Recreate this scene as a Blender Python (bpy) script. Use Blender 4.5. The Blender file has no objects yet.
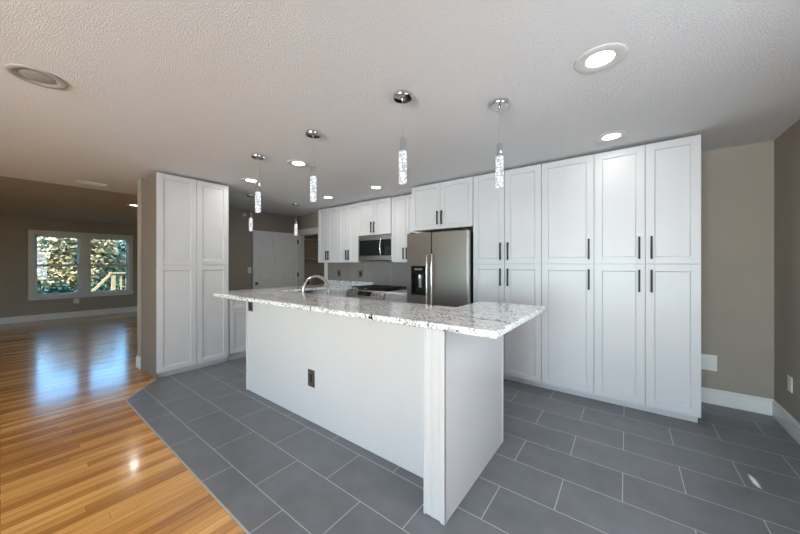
import bpy, bmesh, math, random
from mathutils import Vector, Matrix
random.seed(7)
scene = bpy.context.scene
COL = scene.collection
PI = math.pi

# ------------------------------------------------------------------ camera, world, sun, lights, exposure
cam = bpy.data.cameras.new('camera')
cam.lens = 301.0 / 800.0 * 36.0
cam.sensor_width = 36.0
cam.shift_y = -3.0 / 800.0
cam.clip_start = 0.02
cam.clip_end = 300
cam_ob = bpy.data.objects.new('camera', cam)
cam_ob.location = (0, 0, 1.34)
cam_ob.rotation_euler = (math.radians(90), 0, math.radians(36.983))
COL.objects.link(cam_ob)
scene.camera = cam_ob

world = bpy.data.worlds.new('world')
scene.world = world
world.use_nodes = True
wn = world.node_tree
wn.nodes.clear()
w_out = wn.nodes.new('ShaderNodeOutputWorld')
w_bg = wn.nodes.new('ShaderNodeBackground')
w_sky = wn.nodes.new('ShaderNodeTexSky')
w_sky.sky_type = 'NISHITA'
w_sky.sun_disc = False
w_sky.sun_elevation = math.radians(50)
w_sky.sun_rotation = math.radians(150)
w_sky.air_density = 1.0
w_bg.inputs['Strength'].default_value = 1.15
w_tint = wn.nodes.new('ShaderNodeMix')
w_tint.data_type = 'RGBA'
w_tint.blend_type = 'MULTIPLY'
w_tint.inputs[0].default_value = 1.0
w_tint.inputs[7].default_value = (0.55, 0.83, 1.0, 1)
wn.links.new(w_sky.outputs['Color'], w_tint.inputs[6])
wn.links.new(w_tint.outputs[2], w_bg.inputs['Color'])
wn.links.new(w_bg.outputs['Background'], w_out.inputs['Surface'])

SUN_DIR = Vector((0.40, -0.80, 0.75)).normalized()      # towards the sun
sun = bpy.data.lights.new('sun', 'SUN')
sun.energy = 14.0
sun.angle = 0.009
sun.color = (1.0, 0.95, 0.86)
sun_ob = bpy.data.objects.new('sun', sun)
sun_ob.rotation_euler = SUN_DIR.to_track_quat('Z', 'Y').to_euler()
COL.objects.link(sun_ob)

def area_light(name, loc, direction, sx, sy, power, color, spread=180):
    l = bpy.data.lights.new(name, 'AREA')
    l.shape = 'RECTANGLE'
    l.size, l.size_y = sx, sy
    l.energy = power
    l.color = color
    l.spread = math.radians(spread)
    o = bpy.data.objects.new(name, l)
    o.location = loc
    o.rotation_euler = Vector(direction).to_track_quat('-Z', 'Y').to_euler()
    COL.objects.link(o)
    return o
# area lights standing in for daylight at the unseen rear windows
area_light('daylight_rear', (-0.5, -5.12, 1.35), (-0.08, 1, 0.85), 2.5, 1.9, 262, (0.92, 0.955, 1.0), 120)
area_light('daylight_rear', (-4.6, -5.12, 1.4), (0, 1, 2.0), 1.7, 1.5, 22, (0.88, 0.94, 1.0), 120)
area_light('side_fill', (1.0, 1.3, 1.25), (-1, 0.25, 0.0), 1.4, 1.4, 27, (0.82, 0.91, 1.0), 160)  # fill lamp added inside the side window, brightening the island end and tile

vs = scene.view_settings
vs.view_transform = 'Standard'
vs.look = 'None'
vs.gamma = 1.0
vs.use_curve_mapping = False
vs.exposure = 0.40
scene.cycles.max_bounces = 10
scene.cycles.diffuse_bounces = 6
scene.cycles.glossy_bounces = 4
scene.cycles.transparent_max_bounces = 16
scene.cycles.caustics_reflective = False
scene.cycles.caustics_refractive = False
scene.cycles.sample_clamp_indirect = 6.0
scene.cycles.use_denoising = True

# ------------------------------------------------------------------ materials
def new_mat(name):
    m = bpy.data.materials.new(name)
    m.use_nodes = True
    nt = m.node_tree
    return m, nt, nt.nodes['Principled BSDF']

def N(nt, kind, **kw):
    n = nt.nodes.new(kind)
    for k, v in kw.items():
        setattr(n, k, v)
    return n

def ramp(nt, stops):
    r = nt.nodes.new('ShaderNodeValToRGB')
    els = r.color_ramp.elements
    while len(els) < len(stops):
        els.new(0.5)
    for e, (p, c) in zip(els, stops):
        e.position = p
        e.color = (c[0], c[1], c[2], 1)
    return r

def simple(name, color, rough=0.4, metal=0.0, noise=0.0, nscale=20, bump=0.0, bscale=80, spec=0.5, coat=0.0, bdist=0.002):
    m, nt, b = new_mat(name)
    b.inputs['Base Color'].default_value = (*color, 1)
    b.inputs['Roughness'].default_value = rough
    b.inputs['Metallic'].default_value = metal
    b.inputs['Specular IOR Level'].default_value = spec
    b.inputs['Coat Weight'].default_value = coat
    b.inputs['Coat Roughness'].default_value = 0.08
    tc = N(nt, 'ShaderNodeTexCoord')
    if noise:
        n = N(nt, 'ShaderNodeTexNoise')
        n.inputs['Scale'].default_value = nscale
        n.inputs['Detail'].default_value = 5
        nt.links.new(tc.outputs['Object'], n.inputs['Vector'])
        lo = tuple(max(0, c * (1 - noise)) for c in color)
        hi = tuple(min(1, c * (1 + noise)) for c in color)
        r = ramp(nt, [(0.3, lo), (0.7, hi)])
        nt.links.new(n.outputs['Fac'], r.inputs['Fac'])
        nt.links.new(r.outputs['Color'], b.inputs['Base Color'])
    if bump:
        n2 = N(nt, 'ShaderNodeTexNoise')
        n2.inputs['Scale'].default_value = bscale
        n2.inputs['Detail'].default_value = 3
        nt.links.new(tc.outputs['Object'], n2.inputs['Vector'])
        bp = N(nt, 'ShaderNodeBump')
        bp.inputs['Strength'].default_value = bump
        bp.inputs['Distance'].default_value = bdist
        nt.links.new(n2.outputs['Fac'], bp.inputs['Height'])
        nt.links.new(bp.outputs['Normal'], b.inputs['Normal'])
    return m

def emissive(name, color, strength):
    m, nt, b = new_mat(name)
    b.inputs['Base Color'].default_value = (*color, 1)
    b.inputs['Emission Color'].default_value = (*color, 1)
    b.inputs['Emission Strength'].default_value = strength
    return m

def mat_popcorn(name, color):
    m, nt, b = new_mat(name)
    b.inputs['Roughness'].default_value = 0.9
    b.inputs['Specular IOR Level'].default_value = 0.15
    tc = N(nt, 'ShaderNodeTexCoord')
    v = N(nt, 'ShaderNodeTexNoise')
    v.inputs['Scale'].default_value = 165
    v.inputs['Detail'].default_value = 4
    v.inputs['Roughness'].default_value = 0.65
    nt.links.new(tc.outputs['Object'], v.inputs['Vector'])
    r = ramp(nt, [(0.35, tuple(c * 0.93 for c in color)), (0.65, color)])
    nt.links.new(v.outputs['Fac'], r.inputs['Fac'])
    nt.links.new(r.outputs['Color'], b.inputs['Base Color'])
    bp = N(nt, 'ShaderNodeBump')
    bp.inputs['Strength'].default_value = 0.9
    bp.inputs['Distance'].default_value = 0.007
    nt.links.new(v.outputs['Fac'], bp.inputs['Height'])
    nt.links.new(bp.outputs['Normal'], b.inputs['Normal'])
    return m

def mat_tile(name, origin, width, row, mortar, base, var, grout, rough, swap=None):
    m, nt, b = new_mat(name)
    tc = N(nt, 'ShaderNodeTexCoord')
    mp = N(nt, 'ShaderNodeMapping')
    mp.inputs['Location'].default_value = origin
    nt.links.new(tc.outputs['Object'], mp.inputs['Vector'])
    vec = mp.outputs['Vector']
    if swap:                                   # lay the pattern on an upright wall
        sp = N(nt, 'ShaderNodeSeparateXYZ')
        cb = N(nt, 'ShaderNodeCombineXYZ')
        nt.links.new(vec, sp.inputs[0])
        nt.links.new(sp.outputs['X'], cb.inputs['X'])
        nt.links.new(sp.outputs['Z'], cb.inputs['Y'])
        vec = cb.outputs[0]
    br = N(nt, 'ShaderNodeTexBrick')
    br.offset = 0.0 if swap else 0.5
    br.offset_frequency = 2
    br.inputs['Scale'].default_value = 1.0
    br.inputs['Brick Width'].default_value = width
    br.inputs['Row Height'].default_value = row
    br.inputs['Mortar Size'].default_value = mortar
    br.inputs['Mortar Smooth'].default_value = 0.1
    br.inputs['Color1'].default_value = (0.35, 0.35, 0.35, 1)
    br.inputs['Color2'].default_value = (0.65, 0.65, 0.65, 1)
    nt.links.new(vec, br.inputs['Vector'])
    n = N(nt, 'ShaderNodeTexNoise')
    n.inputs['Scale'].default_value = 5
    n.inputs['Detail'].default_value = 7
    n.inputs['Roughness'].default_value = 0.62
    nt.links.new(tc.outputs['Object'], n.inputs['Vector'])
    mx = N(nt, 'ShaderNodeMix', data_type='RGBA')
    mx.inputs[0].default_value = 0.35
    nt.links.new(n.outputs['Fac'], mx.inputs[6])
    nt.links.new(br.outputs['Color'], mx.inputs[7])
    r = ramp(nt, [(0.3, tuple(c * (1 - var) for c in base)), (0.7, tuple(c * (1 + var) for c in base))])
    nt.links.new(mx.outputs[2], r.inputs['Fac'])
    m2 = N(nt, 'ShaderNodeMix', data_type='RGBA')
    nt.links.new(br.outputs['Fac'], m2.inputs[0])
    nt.links.new(r.outputs['Color'], m2.inputs[6])
    m2.inputs[7].default_value = (*grout, 1)
    nt.links.new(m2.outputs[2], b.inputs['Base Color'])
    b.inputs['Roughness'].default_value = rough
    bp = N(nt, 'ShaderNodeBump')
    bp.invert = True
    bp.inputs['Strength'].default_value = 0.3
    bp.inputs['Distance'].default_value = 0.002
    nt.links.new(br.outputs['Fac'], bp.inputs['Height'])
    nt.links.new(bp.outputs['Normal'], b.inputs['Normal'])
    return m

def mat_wood_floor(name):
    m, nt, b = new_mat(name)
    tc = N(nt, 'ShaderNodeTexCoord')
    mp = N(nt, 'ShaderNodeMapping')
    mp.inputs['Rotation'].default_value = (0, 0, PI / 2)
    nt.links.new(tc.outputs['Object'], mp.inputs['Vector'])
    br = N(nt, 'ShaderNodeTexBrick')
    br.offset = 0.37
    br.offset_frequency = 3
    br.squash_frequency = 2
    br.squash = 0.8
    br.inputs['Scale'].default_value = 1.0
    br.inputs['Brick Width'].default_value = 0.95
    br.inputs['Row Height'].default_value = 0.057
    br.inputs['Mortar Size'].default_value = 0.001
    br.inputs['Mortar Smooth'].default_value = 0.2
    br.inputs['Color1'].default_value = (0, 0, 0, 1)
    br.inputs['Color2'].default_value = (1, 1, 1, 1)
    nt.links.new(mp.outputs['Vector'], br.inputs['Vector'])
    # grain, stretched along the boards
    g = N(nt, 'ShaderNodeMapping')
    g.inputs['Scale'].default_value = (38, 1.6, 10)
    nt.links.new(tc.outputs['Object'], g.inputs['Vector'])
    n = N(nt, 'ShaderNodeTexNoise')
    n.inputs['Scale'].default_value = 1.6
    n.inputs['Detail'].default_value = 8
    n.inputs['Roughness'].default_value = 0.6
    n.inputs['Distortion'].default_value = 0.6
    nt.links.new(g.outputs['Vector'], n.inputs['Vector'])
    mx = N(nt, 'ShaderNodeMix', data_type='RGBA')
    mx.inputs[0].default_value = 0.60
    nt.links.new(br.outputs['Color'], mx.inputs[6])
    nt.links.new(n.outputs['Fac'], mx.inputs[7])
    r = ramp(nt, [(0.14, (0.22, 0.085, 0.022)), (0.36, (0.44, 0.19, 0.046)), (0.56, (0.64, 0.31, 0.082)), (0.80, (0.84, 0.47, 0.155))])
    nt.links.new(mx.outputs[2], r.inputs['Fac'])
    m2 = N(nt, 'ShaderNodeMix', data_type='RGBA')
    nt.links.new(br.outputs['Fac'], m2.inputs[0])
    nt.links.new(r.outputs['Color'], m2.inputs[6])
    m2.inputs[7].default_value = (0.16, 0.07, 0.024, 1)
    nt.links.new(m2.outputs[2], b.inputs['Base Color'])
    b.inputs['Roughness'].default_value = 0.20
    b.inputs['Coat Weight'].default_value = 0.35
    b.inputs['Coat Roughness'].default_value = 0.10
    bp = N(nt, 'ShaderNodeBump')
    bp.inputs['Strength'].default_value = 0.06
    bp.inputs['Distance'].default_value = 0.002
    nt.links.new(mx.outputs[2], bp.inputs['Height'])
    nt.links.new(bp.outputs['Normal'], b.inputs['Normal'])
    return m

def mat_granite(name):
    m, nt, b = new_mat(name)
    tc = N(nt, 'ShaderNodeTexCoord')
    big = N(nt, 'ShaderNodeTexNoise')
    big.inputs['Scale'].default_value = 7
    big.inputs['Detail'].default_value = 9
    big.inputs['Roughness'].default_value = 0.72
    big.inputs['Distortion'].default_value = 1.2
    vein = N(nt, 'ShaderNodeMapping')
    vein.inputs['Scale'].default_value = (0.75, 1.6, 1.0)
    vein.inputs['Rotation'].default_value = (0, 0, 0.25)
    nt.links.new(tc.outputs['Object'], vein.inputs['Vector'])
    nt.links.new(vein.outputs['Vector'], big.inputs['Vector'])
    r1 = ramp(nt, [(0.28, (0.12, 0.12, 0.13)), (0.38, (0.42, 0.42, 0.43)), (0.45, (0.84, 0.845, 0.85)), (0.7, (0.94, 0.945, 0.95))])
    nt.links.new(big.outputs['Fac'], r1.inputs['Fac'])
    v = N(nt, 'ShaderNodeTexVoronoi')
    v.inputs['Scale'].default_value = 120
    nt.links.new(tc.outputs['Object'], v.inputs['Vector'])
    sp = N(nt, 'ShaderNodeSeparateColor')
    nt.links.new(v.outputs['Color'], sp.inputs[0])
    r2 = ramp(nt, [(0.0, (0.03, 0.03, 0.035)), (0.11, (0.10, 0.10, 0.11)), (0.16, (0.55, 0.55, 0.56)), (0.30, (1.0, 1.0, 1.0)), (0.82, (1.0, 1.0, 1.0)), (0.92, (0.70, 0.66, 0.62))])
    r2.color_ramp.interpolation = 'CONSTANT'
    nt.links.new(sp.outputs[0], r2.inputs['Fac'])
    mk = N(nt, 'ShaderNodeTexNoise')
    mk.inputs['Scale'].default_value = 16
    mk.inputs['Detail'].default_value = 3
    nt.links.new(tc.outputs['Object'], mk.inputs['Vector'])
    mr = ramp(nt, [(0.38, (0.35, 0.35, 0.35)), (0.58, (1.0, 1.0, 1.0))])
    nt.links.new(mk.outputs['Fac'], mr.inputs['Fac'])
    mx = N(nt, 'ShaderNodeMix', data_type='RGBA', blend_type='MULTIPLY')
    nt.links.new(mr.outputs['Color'], mx.inputs[0])
    nt.links.new(r1.outputs['Color'], mx.inputs[6])
    nt.links.new(r2.outputs['Color'], mx.inputs[7])
    nt.links.new(mx.outputs[2], b.inputs['Base Color'])
    b.inputs['Roughness'].default_value = 0.08
    return m

def mat_stainless(name, color=(0.33, 0.288, 0.27), rough=0.33, along='Z'):
    m, nt, b = new_mat(name)
    b.inputs['Base Color'].default_value = (*color, 1)
    b.inputs['Metallic'].default_value = 1.0
    tc = N(nt, 'ShaderNodeTexCoord')
    mp = N(nt, 'ShaderNodeMapping')
    mp.inputs['Scale'].default_value = (2, 2, 320) if along == 'X' else (320, 320, 2)
    n = N(nt, 'ShaderNodeTexNoise')
    n.inputs['Scale'].default_value = 1.0
    n.inputs['Detail'].default_value = 3
    nt.links.new(tc.outputs['Object'], mp.inputs['Vector'])
    nt.links.new(mp.outputs['Vector'], n.inputs['Vector'])
    mr = N(nt, 'ShaderNodeMapRange')
    mr.inputs['To Min'].default_value = rough - 0.05
    mr.inputs['To Max'].default_value = rough + 0.07
    nt.links.new(n.outputs['Fac'], mr.inputs['Value'])
    nt.links.new(mr.outputs[0], b.inputs['Roughness'])
    return m

def mat_glass(name, tint=(0.9, 0.97, 0.96)):
    m = bpy.data.materials.new(name)
    m.use_nodes = True
    nt = m.node_tree
    nt.nodes.clear()
    out = N(nt, 'ShaderNodeOutputMaterial')
    tr = N(nt, 'ShaderNodeBsdfTransparent')
    tr.inputs['Color'].default_value = (*tint, 1)
    gl = N(nt, 'ShaderNodeBsdfGlossy')
    gl.inputs['Roughness'].default_value = 0.02
    lw = N(nt, 'ShaderNodeLayerWeight')
    lw.inputs['Blend'].default_value = 0.5
    pw = N(nt, 'ShaderNodeMath', operation='POWER')
    pw.inputs[1].default_value = 5.0
    nt.links.new(lw.outputs['Facing'], pw.inputs[0])
    fr = N(nt, 'ShaderNodeMath', operation='MULTIPLY_ADD')
    fr.inputs[1].default_value = 0.94
    fr.inputs[2].default_value = 0.04
    nt.links.new(pw.outputs[0], fr.inputs[0])
    mx = N(nt, 'ShaderNodeMixShader')
    nt.links.new(fr.outputs[0], mx.inputs[0])
    nt.links.new(tr.outputs[0], mx.inputs[1])
    nt.links.new(gl.outputs[0], mx.inputs[2])
    nt.links.new(mx.outputs[0], out.inputs['Surface'])
    return m

def mat_crystal(name):
    m, nt, b = new_mat(name)
    tc = N(nt, 'ShaderNodeTexCoord')
    v = N(nt, 'ShaderNodeTexVoronoi')
    v.inputs['Scale'].default_value = 70
    nt.links.new(tc.outputs['Object'], v.inputs['Vector'])
    r = ramp(nt, [(0.10, (1.0, 1.0, 1.0)), (0.30, (0.62, 0.65, 0.68)), (0.50, (0.22, 0.23, 0.25))])
    nt.links.new(v.outputs['Distance'], r.inputs['Fac'])
    nt.links.new(r.outputs['Color'], b.inputs['Emission Color'])
    b.inputs['Base Color'].default_value = (0.10, 0.105, 0.11, 1)
    b.inputs['Emission Strength'].default_value = 1.5
    b.inputs['Roughness'].default_value = 0.08
    return m

def mat_leaf(name, c1, c2, c3):
    m, nt, b = new_mat(name)
    tc = N(nt, 'ShaderNodeTexCoord')
    n = N(nt, 'ShaderNodeTexNoise')
    n.inputs['Scale'].default_value = 3.2
    n.inputs['Detail'].default_value = 6
    nt.links.new(tc.outputs['Object'], n.inputs['Vector'])
    r = ramp(nt, [(0.30, c1), (0.5, c2), (0.70, c3)])
    nt.links.new(n.outputs['Fac'], r.inputs['Fac'])
    nt.links.new(r.outputs['Color'], b.inputs['Base Color'])
    b.inputs['Roughness'].default_value = 0.6
    return m

M = {}
M['white'] = simple('white_cabinet_paint', (0.565, 0.57, 0.59), 0.36, noise=0.015, nscale=3)
M['white_gloss'] = simple('white_gloss_laminate', (0.66, 0.655, 0.655), 0.22, coat=0.1, noise=0.01, nscale=3)
M['trim'] = simple('white_trim_paint', (0.74, 0.74, 0.73), 0.38, noise=0.02, nscale=6)
M['wall'] = simple('taupe_wall_paint', (0.345, 0.305, 0.262), 0.75, noise=0.03, nscale=4, bump=0.12, bscale=140, spec=0.25)
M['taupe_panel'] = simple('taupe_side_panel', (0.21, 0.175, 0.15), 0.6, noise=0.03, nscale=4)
M['ceiling'] = mat_popcorn('popcorn_ceiling', (0.765, 0.775, 0.785))
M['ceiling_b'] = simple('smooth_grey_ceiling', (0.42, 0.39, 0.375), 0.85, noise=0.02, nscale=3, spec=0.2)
TW, TR = 0.5915, 0.2955
M['tile'] = mat_tile('slate_grey_floor_tile', (0.611 - 0.5 * TW + 40 * TW, -1.518 + 40 * TR, 0), TW, TR, 0.0022, (0.160, 0.167, 0.184), 0.20, (0.52, 0.52, 0.52), 0.34)
M['splash'] = mat_tile('grey_backsplash_tile', (3.295 + 20 * 0.59, 0, 0), 0.59, 1.5, 0.003, (0.26, 0.24, 0.235), 0.12, (0.48, 0.46, 0.45), 0.30, swap=True)
M['wood'] = mat_wood_floor('oak_strip_floor')
M['oak_trim'] = simple('oak_trim', (0.36, 0.18, 0.07), 0.3, noise=0.15, nscale=30)
M['granite'] = mat_granite('white_speckled_granite')
M['steel'] = mat_stainless('stainless_steel')
M['steel_h'] = mat_stainless('stainless_steel_horizontal', along='X')
M['steel_bright'] = mat_stainless('stainless_steel_bright', color=(0.60, 0.59, 0.58), rough=0.3, along='X')
M['steel_light'] = simple('pale_metal_edge', (0.62, 0.61, 0.58), 0.28, metal=1.0, noise=0.03)
M['nickel'] = simple('brushed_nickel', (0.66, 0.63, 0.58), 0.24, metal=1.0, noise=0.03)
M['chrome'] = simple('polished_chrome', (0.62, 0.63, 0.65), 0.06, metal=1.0, noise=0.02)
M['black_metal'] = simple('black_handle_metal', (0.014, 0.016, 0.017), 0.5, noise=0.1, spec=0.3)
M['iron'] = simple('cast_iron', (0.015, 0.015, 0.016), 0.55, noise=0.2, nscale=40)
M['black_glass'] = simple('black_glass', (0.012, 0.013, 0.015), 0.08, noise=0.1)
M['dark_plastic'] = simple('dark_plastic', (0.035, 0.036, 0.04), 0.3, noise=0.1)
M['bronze'] = simple('bronze_plate', (0.17, 0.14, 0.115), 0.4, metal=0.6, noise=0.1)
M['dark_void'] = simple('dark_socket', (0.02, 0.017, 0.015), 0.5, noise=0.1)
M['plate'] = simple('white_plate_plastic', (0.74, 0.74, 0.72), 0.4, noise=0.02)
M['door'] = simple('white_door_paint', (0.82, 0.83, 0.83), 0.42, noise=0.02, nscale=5)
M['glass'] = mat_glass('window_glass')
M['vinyl'] = simple('white_vinyl_window', (0.66, 0.67, 0.68), 0.4, noise=0.02)
M['lens'] = emissive('lit_lens', (1.0, 0.97, 0.92), 6.0)
M['lens_off'] = simple('unlit_frosted_lens', (0.36, 0.355, 0.345), 0.4, noise=0.05)
M['trim_ring'] = simple('white_light_trim', (0.62, 0.61, 0.59), 0.4, noise=0.02)
M['trim_ring_grey'] = simple('satin_grey_light_trim', (0.40, 0.385, 0.37), 0.4, noise=0.03)
M['crystal'] = mat_crystal('bubble_crystal')
M['cord'] = simple('clear_grey_cord', (0.30, 0.30, 0.30), 0.3, noise=0.05)
M['grout'] = simple('pale_metal_strip', (0.50, 0.48, 0.45), 0.35, metal=0.4, noise=0.1)
M['leaf_a'] = mat_leaf('yellow_green_leaves', (0.022, 0.04, 0.009), (0.15, 0.155, 0.032), (0.42, 0.34, 0.09))
M['leaf_b'] = mat_leaf('autumn_leaves', (0.03, 0.045, 0.012), (0.24, 0.16, 0.07), (0.50, 0.34, 0.20))
M['leaf_c'] = mat_leaf('deep_green_leaves', (0.012, 0.032, 0.022), (0.04, 0.09, 0.055), (0.10, 0.17, 0.10))
M['bark'] = simple('bark', (0.09, 0.065, 0.045), 0.85, noise=0.3, nscale=14)
M['grass'] = simple('dry_lawn', (0.04, 0.055, 0.03), 0.9, noise=0.35, nscale=3)
M['pine'] = simple('pressure_treated_pine', (0.36, 0.22, 0.11), 0.7, noise=0.15, nscale=9)
M['siding'] = simple('exterior_siding', (0.5, 0.5, 0.48), 0.7, noise=0.05)
M['closet'] = simple('brown_closet_paint', (0.52, 0.42, 0.33), 0.75, noise=0.05, nscale=5)
M['shelf'] = simple('brown_closet_shelf', (0.66, 0.57, 0.48), 0.6, noise=0.08, nscale=8)

# ------------------------------------------------------------------ mesh helpers
def WORLD(u, v, z):
    return (u, v, z)
def FACE_Y(y0):          # a front looking towards -Y: u along X, v out of the plane
    return lambda u, v, z: (u, y0 - v, z)
def FACE_X(x0):          # a front looking towards +X: u along Y, v out of the plane
    return lambda u, v, z: (x0 + v, u, z)
def FACE_NX(x0):         # a front looking towards -X
    return lambda u, v, z: (x0 - v, u, z)

class MB:
    def __init__(self, fmap=WORLD):
        self.bm = bmesh.new()
        self.f = fmap
    def box(self, u0, u1, v0, v1, z0, z1):
        vs_ = [self.bm.verts.new(self.f(u, v, z)) for u in (u0, u1) for v in (v0, v1) for z in (z0, z1)]
        for q in ((0, 1, 3, 2), (4, 6, 7, 5), (0, 4, 5, 1), (2, 3, 7, 6), (0, 2, 6, 4), (1, 5, 7, 3)):
            self.bm.faces.new([vs_[i] for i in q])
        return self
    def hexa(self, pts):         # eight corners: bottom four then top four
        vs_ = [self.bm.verts.new(self.f(*p)) for p in pts]
        for q in ((0, 3, 2, 1), (4, 5, 6, 7), (0, 1, 5, 4), (1, 2, 6, 5), (2, 3, 7, 6), (3, 0, 4, 7)):
            self.bm.faces.new([vs_[i] for i in q])
        return self
    def prism(self, outline, z0, z1):
        a = [self.bm.verts.new(self.f(x, y, z0)) for x, y in outline]
        b = [self.bm.verts.new(self.f(x, y, z1)) for x, y in outline]
        n = len(a)
        self.bm.faces.new(a)
        self.bm.faces.new(b)
        for i in range(n):
            self.bm.faces.new((a[i], a[(i + 1) % n], b[(i + 1) % n], b[i]))
        return self
    def tube(self, pts, r, seg=12, radii=None):
        P = [Vector(self.f(*p)) for p in pts]
        rings = []
        up = None
        for i, p in enumerate(P):
            t = (P[min(i + 1, len(P) - 1)] - P[max(i - 1, 0)]).normalized()
            if up is None:
                up = Vector((0, 0, 1)) if abs(t.z) < 0.9 else Vector((1, 0, 0))
            s = t.cross(up).normalized()
            up = s.cross(t).normalized()
            rr = radii[i] if radii else r
            rings.append([self.bm.verts.new(p + (s * math.cos(2 * PI * k / seg) + up * math.sin(2 * PI * k / seg)) * rr) for k in range(seg)])
        for a, b in zip(rings, rings[1:]):
            for k in range(seg):
                self.bm.faces.new((a[k], a[(k + 1) % seg], b[(k + 1) % seg], b[k]))
        self.bm.faces.new(rings[0])
        self.bm.faces.new(rings[-1])
        return self
    def lathe(self, c, prof, seg=32, axis='Z'):
        """prof: (radius, height) pairs; a zero radius closes the end"""
        rings = []
        for r, h in prof:
            ring = []
            if r < 1e-6:
                ring = [self.bm.verts.new(self._ax(c, 0, 0, h, axis))]
            else:
                for k in range(seg):
                    a = 2 * PI * k / seg
                    ring.append(self.bm.verts.new(self._ax(c, r * math.cos(a), r * math.sin(a), h, axis)))
            rings.append(ring)
        for a, b in zip(rings, rings[1:]):
            if len(a) == 1 and len(b) == 1:
                continue
            for k in range(seg):
                k2 = (k + 1) % seg
                if len(a) == 1:
                    self.bm.faces.new((a[0], b[k], b[k2]))
                elif len(b) == 1:
                    self.bm.faces.new((a[k], b[0], a[k2]))
                else:
                    self.bm.faces.new((a[k], a[k2], b[k2], b[k]))
        return self
    def _ax(self, c, a, b, h, axis):
        if axis == 'Z':
            p = (c[0] + a, c[1] + b, c[2] + h)
        elif axis == 'V':
            p = (c[0] + a, c[1] + h, c[2] + b)
        else:
            p = (c[0] + h, c[1] + a, c[2] + b)
        return self.f(*p)
    def build(self, name, mat, parent=None, bevel=0.0, smooth=False, seg=2):
        bm = self.bm
        bmesh.ops.recalc_face_normals(bm, faces=bm.faces[:])
        off = Vector((0, 0, 0))
        q = parent
        while q is not None:
            off += q.location
            q = q.parent
        if off.length:
            bmesh.ops.translate(bm, verts=bm.verts[:], vec=-off)
        me = bpy.data.meshes.new(name)
        bm.to_mesh(me)
        bm.free()
        me.materials.append(M[mat])
        if smooth:
            for p in me.polygons:
                p.use_smooth = True
        o = bpy.data.objects.new(name, me)
        COL.objects.link(o)
        if parent is not None:
            o.parent = parent
        if bevel:
            bv = o.modifiers.new('bevel', 'BEVEL')
            bv.width = bevel
            bv.segments = seg
            bv.limit_method = 'ANGLE'
            bv.angle_limit = math.radians(35)
        if smooth:
            es = o.modifiers.new('edges', 'EDGE_SPLIT')
            es.split_angle = math.radians(40)
        return o

def tag(o, label, cat, group=None, kind=None):
    o['label'] = label
    o['category'] = cat
    if group:
        o['group'] = group
    if kind:
        o['kind'] = kind
    return o

def thing(name, loc, label, cat, group=None):
    o = bpy.data.objects.new(name, None)
    o.empty_display_size = 0.1
    o.location = loc
    COL.objects.link(o)
    return tag(o, label, cat, group)

def struct(o, label=None):
    o['kind'] = 'structure'
    if label:
        o['label'] = label
    return o

def copy_tree(o, parent=None):
    c = o.copy()
    COL.objects.link(c)
    c.parent = parent
    for ch in list(o.children):
        copy_tree(ch, c)
    return c

# ------------------------------------------------------------------ the room
CZ = 2.432            # kitchen ceiling
YB = 4.11             # wall behind the kitchen run
XR = 1.04             # wall beside the pantry cabinets
XL = -6.12            # wall with the open white door
XF = -11.1            # far living-room wall with the window
YR = -5.2             # wall behind the photographer

struct(MB().prism([(-3.941, 0.745), (XR + 0.1, 0.745), (XR + 0.1, YB + 1.2), (XL - 0.1, YB + 1.2), (XL - 0.1, 2.0), (-4.94, 2.0), (-4.94, 1.098), (-4.372, 1.098)], -0.08, 0.0).build('floor', 'tile'))
struct(MB().prism([(XF - 0.1, YR - 0.1), (XR + 0.1, YR - 0.1), (XR + 0.1, 0.745), (-3.941, 0.745), (-4.372, 1.098), (-4.94, 1.098), (-4.94, 2.0), (XL - 0.1, 2.0), (XL - 0.1, 3.1), (XF - 0.1, 3.1)], -0.08, 0.0).build('floor_wood', 'wood'))
struct(MB().box(-3.941, XR, 0.735, 0.746, 0.0, 0.004).build('trim_1', 'grout', bevel=0.001))
struct(MB().box(-3.955, -3.941, YR, 0.745, 0.0, 0.003).build('trim_2', 'oak_trim', bevel=0.001))
dg = MB()
dv = Vector((-4.372 + 3.941, 1.098 - 0.745, 0)).normalized()
nv = Vector((-dv.y, dv.x, 0)) * 0.006
a, b_ = Vector((-3.941, 0.745, 0)), Vector((-4.372, 1.098, 0))
dg.prism([(p.x, p.y) for p in (a - nv, a + nv, b_ + nv, b_ - nv)], 0, 0.004)
struct(dg.build('trim_3', 'grout'))

struct(MB().box(-6.2, XR + 0.1, YR - 0.1, YB + 1.2, CZ, CZ + 0.12).build('ceiling', 'ceiling'))
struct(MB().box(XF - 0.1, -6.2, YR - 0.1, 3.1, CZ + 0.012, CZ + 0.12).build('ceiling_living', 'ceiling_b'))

# back wall with a doorway into the closet
DX0, DX1, DZ = -5.945, -5.072, 2.005
w = MB()
w.box(XL, DX0, YB, YB + 0.1, 0, CZ)
w.box(DX0, DX1, YB, YB + 0.1, DZ, CZ)
w.box(DX1, XR + 0.1, YB, YB + 0.1, 0, CZ)
struct(w.build('wall_back', 'wall'))
w = MB()
w.box(XL, XL + 0.02, YB + 0.1, YB + 1.1, 0, CZ)
w.box(-4.75, -4.65, YB + 0.1, YB + 1.1, 0, CZ)
w.box(XL, -4.65, YB + 1.1, YB + 1.2, 0, CZ)
struct(w.build('wall_closet', 'closet'))
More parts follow.
